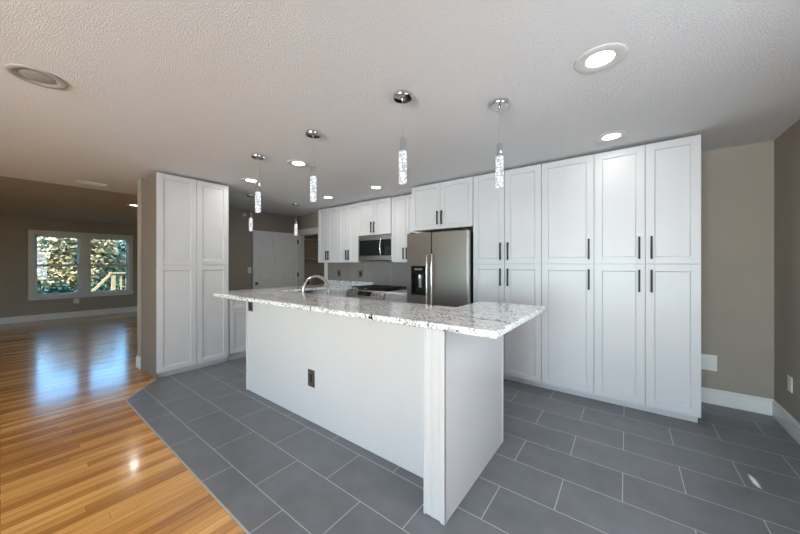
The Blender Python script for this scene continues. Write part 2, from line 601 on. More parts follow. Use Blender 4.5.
# wall beside the pantry with an added window opening out of the frame
w = MB()
w.box(XR, XR + 0.1, YR, 0.50, 0, CZ)
w.box(XR, XR + 0.1, 0.50, 2.10, 0, 0.65)
w.box(XR, XR + 0.1, 0.50, 2.10, 2.2, CZ)
w.box(XR, XR + 0.1, 2.10, YB, 0, CZ)
struct(w.build('wall_right', 'wall'))
struct(MB().box(XL - 0.12, XL, 2.0, YB + 0.1, 0, CZ).build('wall_left', 'wall'))
w = MB()
w.box(-5.12, -4.95, 1.08, 2.1, 0, CZ)
w.box(XL - 0.12, -5.12, 2.0, 2.1, 0, CZ)
struct(w.build('wall_partition', 'wall'))
# far living-room wall with an opening for the twin window
WY0, WY1, WZ0, WZ1 = 0.46, 2.17, 0.56, 2.06
w = MB()
w.box(XF - 0.12, XF, YR, WY0, 0, CZ + 0.02)
w.box(XF - 0.12, XF, WY1, 3.1, 0, CZ + 0.02)
w.box(XF - 0.12, XF, WY0, WY1, 0, WZ0)
w.box(XF - 0.12, XF, WY0, WY1, WZ1, CZ + 0.02)
struct(w.build('wall_far', 'wall'))
struct(MB().box(XF - 0.12, XL - 0.12, 3.0, 3.1, 0, CZ + 0.02).build('wall_side', 'wall'))
# wall behind the photographer with two window openings
w = MB()
ops = [(-5.45, -3.75), (-1.75, 0.75)]
xs = XF - 0.12
for x0, x1 in ops:
    w.box(xs, x0, YR - 0.1, YR, 0, CZ + 0.02)
    w.box(x0, x1, YR - 0.1, YR, 0, 0.45)
    w.box(x0, x1, YR - 0.1, YR, 2.25, CZ + 0.02)
    xs = x1
w.box(xs, XR + 0.1, YR - 0.1, YR, 0, CZ + 0.02)
struct(w.build('wall_rear', 'wall'))

def plain_window(name, fmap, u0, u1, z0, z1):
    f = MB(fmap)
    for a0, a1, c0, c1 in ((u0, u0 + .06, z0, z1), (u1 - .06, u1, z0, z1), (u0, u1, z0, z0 + .06), (u0, u1, z1 - .06, z1), ((u0 + u1) / 2 - .025, (u0 + u1) / 2 + .025, z0, z1)):
        f.box(a0, a1, -0.08, -0.03, c0, c1)
    o = struct(f.build(name, 'vinyl'))
    g = MB(fmap).box(u0 + .05, u1 - .05, -0.058, -0.054, z0 + .05, z1 - .05).build('pane', 'glass', o)
    return o
plain_window('window_2', lambda u, v, z: (u, YR + v, z), -1.75, 0.75, 0.45, 2.25)
plain_window('window_3', lambda u, v, z: (u, YR + v, z), -5.45, -3.75, 0.45, 2.25)
plain_window('added_window_4', FACE_NX(XR), 0.50, 2.10, 0.65, 2.2)  # unseen window added around the side fill lamp

sh = MB(FACE_NX(XR))  # unseen panel added to block the sun, leaving a gap for one patch
sh.box(0.505, 1.865, -0.028, -0.022, 0.655, 2.195)
sh.box(1.865, 1.99, -0.028, -0.022, 0.845, 2.195)
sh.box(1.865, 1.99, -0.028, -0.022, 0.655, 0.79)
sh.box(1.99, 2.095, -0.028, -0.022, 0.655, 2.195)
tag(sh.build('sun_blocker', 'plate'), 'unseen pale panel added over the side window, its gap shaping a sun patch', 'light blocker')

# twin double-hung window in the far wall
fm = FACE_X(XF)
f = MB(fm)
f.box(0.39, 0.475, 0, 0.02, 0.49, 2.14)
f.box(2.155, 2.24, 0, 0.02, 0.49, 2.14)
f.box(0.475, 2.155, 0, 0.02, 2.055, 2.14)
f.box(0.475, 2.155, 0, 0.02, 0.49, 0.575)
f.box(1.235, 1.355, -0.10, 0.018, 0.56, 2.06)
win = struct(f.build('window_1', 'vinyl', bevel=0.004))
f = MB(fm)
f.box(0.37, 2.26, 0, 0.05, 0.545, 0.575)
f.build('window_sill', 'vinyl', win, bevel=0.004)
for y0, y1 in ((0.46, 1.24), (1.35, 2.17)):
    f = MB(fm)                      # jamb liners
    f.box(y0, y0 + .03, -0.115, 0, WZ0, WZ1); f.box(y1 - .03, y1, -0.115, 0, WZ0, WZ1)
    f.box(y0, y1, -0.115, 0, WZ1 - .02, WZ1); f.box(y0, y1, -0.115, 0, WZ0, WZ0 + .02)
    f.build('window_frame', 'vinyl', win)
    for z0, z1, v in ((0.58, 1.335, -0.05), (1.285, 2.04, -0.085)):
        s = MB(fm)
        a0, a1 = y0 + .03, y1 - .03
        s.box(a0, a0 + .035, v, v + .03, z0, z1); s.box(a1 - .035, a1, v, v + .03, z0, z1)
        s.box(a0, a1, v, v + .03, z0, z0 + .05); s.box(a0, a1, v, v + .03, z1 - .05, z1)
        so = s.build('window_sash', 'vinyl', win)
        MB(fm).box(a0 + .03, a1 - .03, v + .013, v + .017, z0 + .03, z1 - .03).build('pane', 'glass', so)

# baseboards
def base_y(name, x0, x1, y, out):
    m_ = MB()
    ya, yb = sorted((y, y + out * 0.016))
    yc, yd = sorted((y, y + out * 0.009))
    m_.box(x0, x1, ya, yb, 0, 0.125)
    m_.box(x0, x1, yc, yd, 0.125, 0.145)
    return struct(m_.build(name, 'trim', bevel=0.003))
def base_x(name, y0, y1, x, out):
    m_ = MB()
    xa, xb = sorted((x, x + out * 0.016))
    xc, xd = sorted((x, x + out * 0.009))
    m_.box(xa, xb, y0, y1, 0, 0.125)
    m_.box(xc, xd, y0, y1, 0.125, 0.145)
    return struct(m_.build(name, 'trim', bevel=0.003))
base_y('baseboard_back', 0.50, XR, YB, -1)
base_x('baseboard_right', YR, YB - 0.016, XR, -1)
base_x('baseboard_far', YR, 3.0, XF, 1)
base_y('baseboard_partition', -5.12, -4.945, 1.08, -1)
base_x('baseboard_left', 2.1, YB, XL, 1)
base_y('baseboard_rear', XF, XR - 0.016, YR, 1)
base_y('baseboard_side', XF + 0.016, XL - 0.13, 3.0, -1)

# closet doorway casing
fy = FACE_Y(YB)
c = MB(fy)
c.box(DX0 - 0.075, DX0, 0, 0.02, 0, DZ + 0.12)
c.box(DX1, DX1 + 0.10, 0, 0.02, 0, DZ + 0.12)
c.box(DX0, DX1, 0, 0.02, DZ, DZ + 0.12)
c.box(DX0 - 0.0, DX0 + 0.018, -0.1, 0, 0, DZ); c.box(DX1 - 0.018, DX1, -0.1, 0, 0, DZ); c.box(DX0, DX1, -0.1, 0, DZ - 0.018, DZ)
struct(c.build('trim_4', 'trim', bevel=0.003))

# six-panel door standing open against the wall
DH = Vector((-5.985, 4.083, 0))
DF = Vector((-6.075, 3.095, 0))
du = (DF - DH)
DL = du.length
du.normalize()
dn = Vector((-du.y, du.x, 0))
if dn.x < 0:
    dn = -dn
def DOOR(u, v, z):
    p = DH + du * u + dn * v
    return (p.x, p.y, z)
d = MB(DOOR)
d.box(0, DL, -0.034, -0.016, 0.012, 2.03)
st = 0.11
cols = [(0, st), (DL / 2 - 0.05, DL / 2 + 0.05), (DL - st, DL)]
rows = [(0.012, 0.24), (0.80, 0.96), (1.60, 1.70), (1.92, 2.03)]
for u0, u1 in cols:
    d.box(u0, u1, -0.016, 0, 0.012, 2.03)
for z0, z1 in rows:
    d.box(cols[0][1], cols[1][0], -0.016, 0, z0, z1)
    d.box(cols[1][1], cols[2][0], -0.016, 0, z0, z1)
for (ua, ub) in ((cols[0][1], cols[1][0]), (cols[1][1], cols[2][0])):
    for (za, zb) in ((0.24, 0.80), (0.96, 1.60), (1.70, 1.92)):
        k = 0.04
        d.hexa([(ua + k * .4, -0.016, za + k * .4), (ub - k * .4, -0.016, za + k * .4), (ub - k * .4, -0.016, zb - k * .4), (ua + k * .4, -0.016, zb - k * .4),
                (ua + k * 1.5, -0.002, za + k * 1.5), (ub - k * 1.5, -0.002, za + k * 1.5), (ub - k * 1.5, -0.002, zb - k * 1.5), (ua + k * 1.5, -0.002, zb - k * 1.5)])
door = struct(d.build('door_1', 'door', bevel=0.002))
kb = MB(DOOR)
kb.lathe((DL - 0.065, 0, 0.94), [(0, 0), (0.028, 0), (0.028, 0.006), (0.011, 0.010), (0.011, 0.030), (0.024, 0.036), (0.028, 0.047), (0.022, 0.058), (0, 0.060)], 20, 'V')
kb.build('door_knob', 'bronze', door, smooth=True)
for z in (0.25, 1.10, 1.84):
    h = MB(DOOR)
    h.tube([(-0.004, 0.004, z - 0.045), (-0.004, 0.004, z + 0.045)], 0.011, 10)
    h.box(-0.03, 0.02, 0.0, 0.003, z - 0.045, z + 0.045)
    h.build('hinge', 'black_metal', door)

# closet shelves and the washer box
for z, y1, lab in ((1.925, 5.1, 'upper plain shelf running along the closet wall through the doorway'), (1.48, 5.1, 'lower plain shelf running along the closet wall through the doorway')):
    s = MB().box(XL + 0.02, XL + 0.22, YB + 0.12, y1, z - 0.03, z).build('closet_shelf', 'shelf', bevel=0.003)
    tag(s, lab, 'shelf', 'shelves in the closet')
s = thing('washer_box', (-5.98, 4.35, 0.81), 'white recessed washer outlet box low in the closet doorway', 'outlet box')
fx = FACE_X(XL + 0.02)
q = MB(fx)
q.box(4.18, 4.215, 0, 0.012, 0.82, 0.99); q.box(4.485, 4.52, 0, 0.012, 0.82, 0.99)
q.box(4.215, 4.485, 0, 0.012, 0.955, 0.99); q.box(4.215, 4.485, 0, 0.012, 0.82, 0.855)
q.build('frame', 'plate', s)
MB(fx).box(4.215, 4.485, 0.0, 0.004, 0.855, 0.955).build('recess', 'bronze', s)

# ------------------------------------------------------------------ outside the far window
struct(MB().box(-60, XF - 0.12, -40, 40, -1.2, -1.1).build('ground_lawn', 'grass'))
def leaf_crown(c, rad, n, size, rng):
    bm = bmesh.new()
    for _ in range(n):
        while True:
            p = Vector((rng.uniform(-1, 1), rng.uniform(-1, 1), rng.uniform(-1, 1)))
            if 0.25 < p.length < 1:
                break
        wob = 0.8 + 0.3 * math.sin(5 * p.x + 3 * p.z) * math.cos(4 * p.y)
        pos = Vector((c[0] + p.x * rad[0] * wob, c[1] + p.y * rad[1] * wob, c[2] + p.z * rad[2] * wob))
        q_ = Matrix.Rotation(rng.uniform(0, 6.28), 3, 'Z') @ Matrix.Rotation(rng.uniform(-1.2, 1.2), 3, 'X') @ Matrix.Rotation(rng.uniform(-1.2, 1.2), 3, 'Y')
        s_ = size * rng.uniform(0.6, 1.4)
        pts = [(-s_, 0, 0), (0, -s_ * .55, .1 * s_), (s_, 0, 0), (0, s_ * .55, .1 * s_)]
        bm.faces.new([bm.verts.new(pos + q_ @ Vector(p_)) for p_ in pts])
    return bm
def tree(x, y, h, rad, leaf, label, seed, n=6500, low=0.35):
    rng = random.Random(seed)
    t = thing('leafy_tree', (x, y, -1.1), label, 'tree', 'trees outside the window')
    tr = MB()
    tr.tube([(x, y, -1.1), (x + .05, y + .03, h * .3 - .6), (x - .06, y + .05, h * .7 - .8)], 0.1, 8, radii=[.17, .12, .05])
    for k in range(5):
        a_ = k * 1.3 + seed
        z_ = h * (.25 + .09 * k) - .9
        tr.tube([(x, y, z_), (x + math.cos(a_) * rad * .4, y + math.sin(a_) * rad * .4, z_ + .5), (x + math.cos(a_) * rad * .75, y + math.sin(a_) * rad * .75, z_ + 1.0)], .03, 6, radii=[.05, .03, .012])
    tr.build('trunk', 'bark', t, smooth=True)
    bm = leaf_crown((x, y, h * (0.5 + low / 2) - 1.1), (rad, rad, h * (0.5 - low / 2)), n, 0.095, rng)
    m_ = MB()
    m_.bm.free()
    m_.bm = bm
    m_.build('crown', leaf, t)
tree(-17.6, -4.4, 4.6, 1.5, 'leaf_a', 'yellow green tree nearest, at the left edge of the far window', 1, low=.1)
tree(-18.2, -1.0, 4.3, 1.45, 'leaf_b', 'pale autumn tree framed by the far window left sash', 2, low=.3)
tree(-17.6, 2.0, 4.3, 1.35, 'leaf_b', 'pale autumn tree framed by the far window right sash', 3, low=.3)
tree(-18.6, 5.0, 4.6, 1.45, 'leaf_a', 'yellow green tree at the far right behind the wooden railing', 4, low=.15)
tree(-22.4, 3.9, 4.9, 1.8, 'leaf_c', 'deep green tree far back beyond the right sash', 5, low=.0)
tree(-22.4, 0.1, 4.9, 1.8, 'leaf_c', 'deep green tree between the two autumn trees, farther back', 6, low=.0)
tree(-22.4, -3.7, 4.9, 1.8, 'leaf_c', 'deep green tree far back behind the left sash', 7, low=.0)
tree(-22.6, 7.6, 4.9, 1.7, 'leaf_a', 'yellow green tree farthest back and farthest right', 8, low=.0)
def bush(x, y, r, leaf, label, seed):
    rng = random.Random(seed)
    m_ = MB()
    m_.bm.free()
    m_.bm = leaf_crown((x, y, -0.8), (r, r * 1.3, r * .9), 1400, 0.06, rng)
    tag(m_.build('garden_shrub', leaf), label, 'shrub', 'shrubs outside the window')
bush(-15.4, 0.45, 0.6, 'leaf_c', 'deep green shrub below the far window left sash', 11)
bush(-15.6, 2.5, 0.6, 'leaf_a', 'yellow green shrub below the far window mullion', 12)
bush(-15.4, -1.6, 0.65, 'leaf_a', 'yellow green shrub at the left edge of the far window', 13)
m_ = MB()
m_.bm.free()
m_.bm = leaf_crown((-20.4, 1.5, -0.2), (0.55, 8.5, 1.0), 9000, 0.09, random.Random(31))
tag(m_.build('hedge', 'leaf_c'), 'long deep green hedge across the yard outside the far window', 'hedge')
r_ = thing('deck_railing', (-13.6, 2.5, -1.1), 'pale wooden deck railing outside the far window at right', 'railing')
m_ = MB()
m_.box(-13.65, -13.50, 2.15, 4.5, 1.02, 1.06)
m_.build('handrail', 'pine', r_)
m_ = MB().box(-13.61, -13.55, 2.2, 4.5, 0.30, 0.37)
m_.build('bottom_rail', 'pine', r_)
for y in (2.2, 3.4):
    MB().box(-13.63, -13.53, y, y + 0.1, -1.1, 1.02).build('post', 'pine', r_)
for k in range(8):
    y = 2.42 + 0.14 * k + (0.12 if k > 6 else 0)
    MB().box(-13.60, -13.56, y, y + 0.045, 0.33, 1.02).build('baluster', 'pine', r_)
m_ = MB()
m_.hexa([(-13.62, 1.25, -0.25), (-13.54, 1.25, -0.25), (-13.54, 2.2, 0.98), (-13.62, 2.2, 0.98), (-13.62, 1.25, -0.15), (-13.54, 1.25, -0.15), (-13.54, 2.2, 1.08), (-13.62, 2.2, 1.08)])
m_.build('stair_rail', 'pine', r_)

# ------------------------------------------------------------------ cabinets
def shaker(fmap, u0, u1, z0, z1, parent, name='door', stile=0.062, mat='white', label=None):
    g = 0.0022
    u0, u1, z0, z1 = u0 + g, u1 - g, z0 + g, z1 - g
    d_ = MB(fmap)
    t = 0.021
    d_.box(u0, u0 + stile, 0.001, t, z0, z1)
    d_.box(u1 - stile, u1, 0.001, t, z0, z1)
    d_.box(u0 + stile, u1 - stile, 0.001, t, z0, z0 + stile)
    d_.box(u0 + stile, u1 - stile, 0.001, t, z1 - stile, z1)
    # recessed panel with a small chamfer round it
    a0, a1, b0, b1 = u0 + stile, u1 - stile, z0 + stile, z1 - stile
    k = 0.006
    d_.hexa([(a0, 0.002, b0), (a1, 0.002, b0), (a1, 0.002, b1), (a0, 0.002, b1), (a0, 0.010, b0), (a1, 0.010, b0), (a1, 0.010, b1), (a0, 0.010, b1)])
    for pts in ([(a0, b0), (a1, b0), (a1 - k, b0 + k), (a0 + k, b0 + k)], [(a0, b1), (a1, b1), (a1 - k, b1 - k), (a0 + k, b1 - k)],
                [(a0, b0), (a0, b1), (a0 + k, b1 - k), (a0 + k, b0 + k)], [(a1, b0), (a1, b1), (a1 - k, b1 - k), (a1 - k, b0 + k)]):
        bmv = d_.bm
        v_ = [bmv.verts.new(d_.f(p[0], 0.0175 if i < 2 else 0.0101, p[1])) for i, p in enumerate(pts)]
        bmv.faces.new(v_)
    o = d_.build(name, mat, parent, bevel=0.0015, seg=1)
    if label:
        o['label'] = label
    return o

def bar_handle(fmap, u, z0, z1, parent, horizontal=False, u1=None):
    h = MB(fmap)
    if horizontal:
        h.box(u, u1, 0.042, 0.054, z0 - 0.006, z0 + 0.006)
        for uu in (u + 0.02, u1 - 0.03):
            h.box(uu, uu + 0.01, 0.02, 0.043, z0 - 0.005, z0 + 0.005)
    else:
        h.box(u - 0.0075, u + 0.0075, 0.044, 0.058, z0, z1)
        for zz in (z0 + 0.018, z1 - 0.028):
            h.box(u - 0.005, u + 0.005, 0.0205, 0.045, zz, zz + 0.010)
    o = h.build('handle', 'black_metal', parent, bevel=0.002)
    o['label'] = 'slim black bar handle'
    return o

PY = 3.476           # carcass front of the tall run; door faces stand 21 mm proud
PTOP, PSEAM, PBOT = 2.405, 1.3405, 0.073

def pantry(x0, x1, doors, label):
    root = thing('pantry_cabinet', ((x0 + x1) / 2, 3.8, 0), label, 'cabinet', 'tall white pantry cabinets')
    fm_ = FACE_Y(PY)
    MB().box(x0, x1, PY, YB - 0.004, PBOT, PTOP).build('carcass', 'white', root)
    MB().box(x0, x1 - (0.012 if x1 > 0.4 else 0), PY + 0.055, PY + 0.075, 0.001, PBOT).build('toe_kick', 'white', root, bevel=0.002)
    for (a0, a1, hs) in doors:
        hu = a0 + 0.042 if hs < 0 else a1 - 0.042
        up = shaker(fm_, a0, a1, PSEAM, PTOP, root)
        bar_handle(fm_, hu, 1.385, 1.585, up)
        lo = shaker(fm_, a0, a1, PBOT, PSEAM, root)
        bar_handle(fm_, hu, 1.090, 1.290, lo)
    return root
pantry(-1.491, -0.723, [(-1.491, -1.112, 1), (-1.112, -0.723, -1)], 'tall white double-door pantry cabinet right beside the steel fridge')
pantry(-0.723, -0.252, [(-0.723, -0.252, 1)], 'tall white pantry cabinet one door wide, between two double ones')
pantry(-0.252, 0.490, [(-0.252, 0.132, 1), (0.132, 0.490, -1)], 'tall white double-door pantry cabinet at the open taupe wall end')

def wall_cab(x0, x1, yfront, z0, z1, splits, label, hz):
    root = thing('wall_cabinet', ((x0 + x1) / 2, YB - 0.004, z0), label, 'cabinet', 'white wall cabinets')
    fm_ = FACE_Y(yfront)
    MB().box(x0, x1, yfront, YB - 0.004, z0, z1).build('carcass', 'white', root, bevel=0.001, seg=1)
    for (a0, a1, hs) in splits:
        dr = shaker(fm_, a0, a1, z0, z1, root, stile=0.055)
        hu = a0 + 0.032 if hs < 0 else a1 - 0.032
        bar_handle(fm_, hu, z0 + hz, z0 + hz + 0.18, dr)
    return root
UY = 3.781
UT, UB = 2.405, 1.367
wall_cab(-4.851, -4.255, UY, UB, UT, [(-4.851, -4.553, 1), (-4.553, -4.255, -1)], 'white two-door wall cabinet nearest the closet doorway', 0.045)
wall_cab(-4.255, -3.735, UY, UB, UT, [(-4.255, -4.002, 1), (-4.002, -3.735, -1)], 'white two-door wall cabinet just before the microwave', 0.045)
wall_cab(-3.735, -2.998, UY - 0.03, 1.822, UT, [(-3.735, -3.366, 1), (-3.366, -2.998, -1)], 'short white two-door wall cabinet directly over the microwave', 0.04)
wall_cab(-2.998, -2.400, UY, UB, UT, [(-2.998, -2.722, 1), (-2.722, -2.400, -1)], 'white wall cabinet between the microwave and the fridge', 0.045)
wall_cab(-2.400, -1.494, PY, 1.800, UT, [(-2.400, -1.947, 1), (-1.947, -1.494, -1)], 'short deep white cabinet mounted over the steel fridge', 0.055)

# tall cabinet standing by the wood floor, without handles
TX = -4.351
root = thing('tall_cabinet', (-4.64, 1.48, 0), 'tall white four-door cabinet without handles beside the wood floor', 'cabinet')
fm = FACE_X(TX)
TY0, TY1, TM = 1.090, 1.872, 1.490
MB().box(-4.945, TX, TY0 + 0.014, TY1, 0.068, 2.402).build('carcass', 'white', root)
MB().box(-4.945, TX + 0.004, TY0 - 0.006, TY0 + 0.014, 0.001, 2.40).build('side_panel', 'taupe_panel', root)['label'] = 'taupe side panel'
MB().box(TX - 0.06, TX - 0.035, TY0 + 0.014, TY1, 0.001, 0.068).build('toe_kick', 'white', root)
for a0, a1 in ((TY0 - 0.006, TM), (TM, TY1)):
    shaker(fm, a0, a1, 1.327, 2.402, root)
    shaker(fm, a0, a1, 0.068, 1.327, root)

# base cabinets of the peninsula next to it
def base_cab(fmap, u0, u1, body, toe, label, loc, drawer=True, split=None, handles=False):
    rt = thing('base_cabinet', loc, label, 'cabinet', 'white base cabinets')
    MB().box(*body).build('carcass', 'white', rt)
    MB().box(*toe).build('toe_kick', 'white', rt)
    z1 = 0.888
    zd = 0.715
    if drawer:
        shaker(fmap, u0, u1, zd, z1, rt, name='drawer', stile=0.045)
    else:
        zd = z1
    us = [(u0, u1)] if split is None else [(u0, split), (split, u1)]
    for a0, a1 in us:
        shaker(fmap, a0, a1, 0.105, zd, rt)
    return rt
fm = FACE_X(TX)
base_cab(fm, 1.885, 2.345, (-4.94, TX, 1.885, 2.345, 0.105, 0.890), (TX - .07, TX - .05, 1.885, 2.345, 0.001, 0.105), 'white drawer base cabinet between the tall cabinet and the island', (-4.64, 2.1, 0))
base_cab(fm, 2.35, 2.90, (-4.94, TX, 2.35, 2.90, 0.105, 0.890), (TX - .07, TX - .05, 2.35, 2.90, 0.001, 0.105), 'white base cabinet under the hanging lights, behind the island', (-4.64, 2.6, 0))
# base cabinets of the cooking run
BY = 3.476
fm = FACE_Y(BY)
base_cab(fm, -4.33, -3.675, (-4.94, -3.675, BY, YB - .004, 0.105, 0.890), (-4.33, -3.675, BY + .05, BY + .07, 0.001, 0.105), 'white two-door base cabinet in the worktop corner between range and closet doorway', (-4.3, 3.8, 0), split=-4.03)
base_cab(fm, -2.887, -2.425, (-2.887, -2.425, BY, YB - .004, 0.105, 0.890), (-2.887, -2.425, BY + .05, BY + .07, 0.001, 0.105), 'white drawer base cabinet between the range and the fridge', (-2.7, 3.8, 0))

def countertop(outline, z0, z1, label, name='countertop'):
    o = MB().prism(outline, z0, z1).build(name, 'granite', bevel=0.007, seg=3)
    return tag(o, label, 'countertop', 'granite countertops')
countertop([(-4.965, 1.888), (-4.315, 1.888), (-4.315, 3.44), (-3.676, 3.44), (-3.676, YB - .013), (-4.965, YB - .013)], 0.891, 0.926, 'speckled granite worktop turning the corner beside the range')
countertop([(-2.886, 3.44), (-2.428, 3.44), (-2.428, YB - .013), (-2.886, YB - .013)], 0.891, 0.926, 'short speckled granite worktop between range and fridge')
tag(MB().box(-4.965, -3.676, YB - 0.032, YB - 0.012, 0.927, 1.010).build('granite_upstand', 'granite', bevel=0.003), 'low granite upstand strip under the grey backsplash', 'backsplash')
tag(MB().box(-4.965, -2.40, YB - 0.011, YB - 0.001, 0.890, 1.42).build('tile_backsplash', 'splash'), 'large grey tile backsplash behind the range', 'backsplash')

# ------------------------------------------------------------------ appliances
# side-by-side fridge
FX0, FX1, FXS, FY, FT = -2.402, -1.515, -2.020, 3.352, 1.752
root = thing('refrigerator', ((FX0 + FX1) / 2, 3.75, 0), 'stainless steel side-by-side refrigerator with a black dispenser', 'refrigerator')
MB().box(FX0 + 0.005, FX1 - 0.005, FY + 0.075, YB - 0.03, 0.03, FT - 0.015).build('cabinet_body', 'dark_plastic', root)
fm = FACE_Y(FY + 0.07)
dl = MB(fm)
# freezer door built round the dispenser opening
dx0, dx1, dz0, dz1 = -2.335, -2.095, 0.925, 1.315
dl.box(FX0, dx0, 0, 0.07, 0.06, FT); dl.box(dx1, FXS - 0.004, 0, 0.07, 0.06, FT)
dl.box(dx0, dx1, 0, 0.07, dz1, FT); dl.box(dx0, dx1, 0, 0.07, 0.06, dz0)
fd = dl.build('freezer_door', 'steel', root)
MB(fm).box(FXS + 0.004, FX1, 0, 0.07, 0.06, FT).build('fridge_door', 'steel', root, bevel=0.010)
MB(fm).box(FX1, FX1 + 0.006, 0.004, 0.06, 0.06, FT - 0.005).build('lit_door_edge', 'steel_light', root)['label'] = 'door edge strip coloured paler to look lit'  # paler metal paints in the light on the door's side
ds = MB(fm)
ds.box(dx0, dx1, 0.005, 0.02, dz0, dz1)
ds.box(dx0, dx1, 0.02, 0.073, dz1 - 0.115, dz1); ds.box(dx0, dx0 + 0.02, 0.02, 0.071, dz0, dz1 - 0.115); ds.box(dx1 - 0.02, dx1, 0.02, 0.071, dz0, dz1 - 0.115)
ds.box(dx0, dx1, 0.02, 0.071, dz0, dz0 + 0.03)
dp = ds.build('dispenser', 'black_glass', fd)
dp['label'] = 'black ice and water dispenser'
MB(fm).box(dx0 + 0.06, dx1 - 0.06, 0.0735, 0.0755, dz1 - 0.055, dz1 - 0.035).build('display', 'steel_light', fd)
pd = MB(fm)
pd.box(-2.235, -2.195, 0.021, 0.035, dz0 + 0.10, dz1 - 0.13)
pd.tube([(-2.215, 0.045, dz1 - 0.115), (-2.215, 0.045, dz1 - 0.165)], 0.016, 12)
pd.build('paddle', 'steel_light', fd)
for hu, nm in ((FXS - 0.036, fd), (FXS + 0.036, None)):
    h = MB(fm)
    pts = [(hu, 0.07, 1.44), (hu, 0.105, 1.455), (hu, 0.122, 1.42)] + [(hu, 0.125, 1.42 - 0.8 * k / 8) for k in range(1, 8)] + [(hu, 0.122, 0.62), (hu, 0.105, 0.585), (hu, 0.07, 0.60)]
    h.tube(pts, 0.0125, 12)
    h.build('handle', 'nickel', nm or root, smooth=True)
MB().box(FX0 + 0.02, FX1 - 0.02, FY + 0.09, FY + 0.11, 0.001, 0.058).build('base_grille', 'dark_plastic', root)
for hx in (FX0 + 0.05, FX1 - 0.05):
    MB().box(hx - 0.03, hx + 0.03, FY + 0.03, FY + 0.12, FT + 0.001, FT + 0.018).build('hinge_cover', 'dark_plastic', root, bevel=0.004)

# over-the-range microwave
MX0, MX1, MZ0, MZ1, MY = -3.715, -3.005, 1.402, 1.815, 3.762
root = thing('microwave', ((MX0 + MX1) / 2, 3.9, MZ0), 'stainless over-the-range microwave with a black glass door', 'microwave')
MB().box(MX0, MX1, MY, YB - 0.014, MZ0, MZ1).build('housing', 'steel_bright', root, bevel=0.003)
fm = FACE_Y(MY)
dw = -3.145
m_ = MB(fm)
m_.box(MX0 + 0.004, dw, 0.001, 0.030, MZ0 + 0.006, MZ0 + 0.075); m_.box(MX0 + 0.004, dw, 0.001, 0.030, MZ1 - 0.075, MZ1 - 0.004)
m_.box(MX0 + 0.004, MX0 + 0.03, 0.001, 0.030, MZ0 + 0.075, MZ1 - 0.075)
dr = m_.build('door', 'steel_bright', root)
MB(fm).box(MX0 + 0.03, dw, 0.002, 0.028, MZ0 + 0.075, MZ1 - 0.075).build('window', 'black_glass', dr)
m_ = MB(fm)
m_.tube([(dw - 0.03, 0.03, MZ1 - 0.04), (dw - 0.03, 0.055, MZ1 - 0.06)] + [(dw - 0.03 - 0.012 * math.sin(PI * k / 8), 0.062 + 0.012 * math.sin(PI * k / 8), MZ1 - 0.06 - (MZ1 - MZ0 - 0.14) * k / 8) for k in range(1, 8)] + [(dw - 0.03, 0.055, MZ0 + 0.08), (dw - 0.03, 0.03, MZ0 + 0.06)], 0.011, 10)
m_.build('handle', 'nickel', dr, smooth=True)
m_ = MB(fm)
m_.box(dw + 0.004, MX1 - 0.004, 0.001, 0.026, MZ0 + 0.075, MZ1 - 0.075)
cp = m_.build('control_panel', 'black_glass', root)
m_ = MB(fm)
m_.box(dw + 0.004, MX1 - 0.004, 0.001, 0.030, MZ0 + 0.006, MZ0 + 0.075)
m_.build('trim_strip', 'steel_bright', root)
MB(fm).box(dw + 0.004, MX1 - 0.004, 0.001, 0.030, MZ1 - 0.075, MZ1 - 0.004).build('trim_strip', 'steel_bright', root)
m_ = MB(fm)
for r0 in range(5):
    for c0 in range(3):
        m_.box(dw + 0.03 + 0.034 * c0, dw + 0.052 + 0.034 * c0, 0.026, 0.0275, MZ0 + 0.095 + 0.03 * r0, MZ0 + 0.112 + 0.03 * r0)
m_.build('keypad', 'dark_plastic', cp)
MB(fm).box(MX0 + 0.01, MX1 - 0.01, -0.25, 0.0, MZ0 - 0.012, MZ0 - 0.001).build('vent_grille', 'dark_plastic', root)

# slide-in gas range
RX0, RX1, RY = -3.668, -2.894, 3.44
root = thing('gas_range', ((RX0 + RX1) / 2, 3.77, 0), 'stainless slide-in gas range with black cast-iron grates', 'range')
MB().box(RX0, RX1, RY + 0.035, YB - 0.035, 0.06, 0.905).build('body', 'steel_bright', root)
MB().box(RX0, RX1, RY + 0.055, YB - 0.035, 0.906, 0.930).build('cooktop', 'black_glass', root, bevel=0.003)
m_ = MB()
zt, zb = 0.928, 0.815
m_.hexa([(RX0, RY - 0.045, zb), (RX1, RY - 0.045, zb), (RX1, RY + 0.034, zb), (RX0, RY + 0.034, zb),
         (RX0, RY + 0.015, zt), (RX1, RY + 0.015, zt), (RX1, RY + 0.054, zt), (RX0, RY + 0.054, zt)])
cp = m_.build('control_panel', 'steel_bright', root, bevel=0.004)
slope = Vector((0, -(zt - zb), 0.06)).normalized()      # outward normal of the sloping panel
def PANEL(u, v, s):
    base = Vector((u, RY - 0.045 + 0.06 * s, zb + (zt - zb) * s))
    return tuple(base + slope * v)
MB(PANEL).box(-3.42, -3.14, 0.0005, 0.003, 0.25, 0.80).build('display', 'black_glass', cp)
for kx in (-3.62, -3.545, -3.47, -3.09, -3.015, -2.94):
    k = MB()
    base = Vector(PANEL(kx, 0, 0.5))
    k.tube([tuple(base), tuple(base + slope * 0.008), tuple(base + slope * 0.008), tuple(base + slope * 0.034)], 0.02, 16, radii=[0.029, 0.029, 0.023, 0.020])
    k.build('knob', 'nickel', cp, smooth=True)
MB().box(RX0 + 0.005, RX1 - 0.005, RY - 0.012, RY + 0.034, 0.27, 0.805).build('oven_door', 'steel_bright', root, bevel=0.005)
od = root.children[-1]
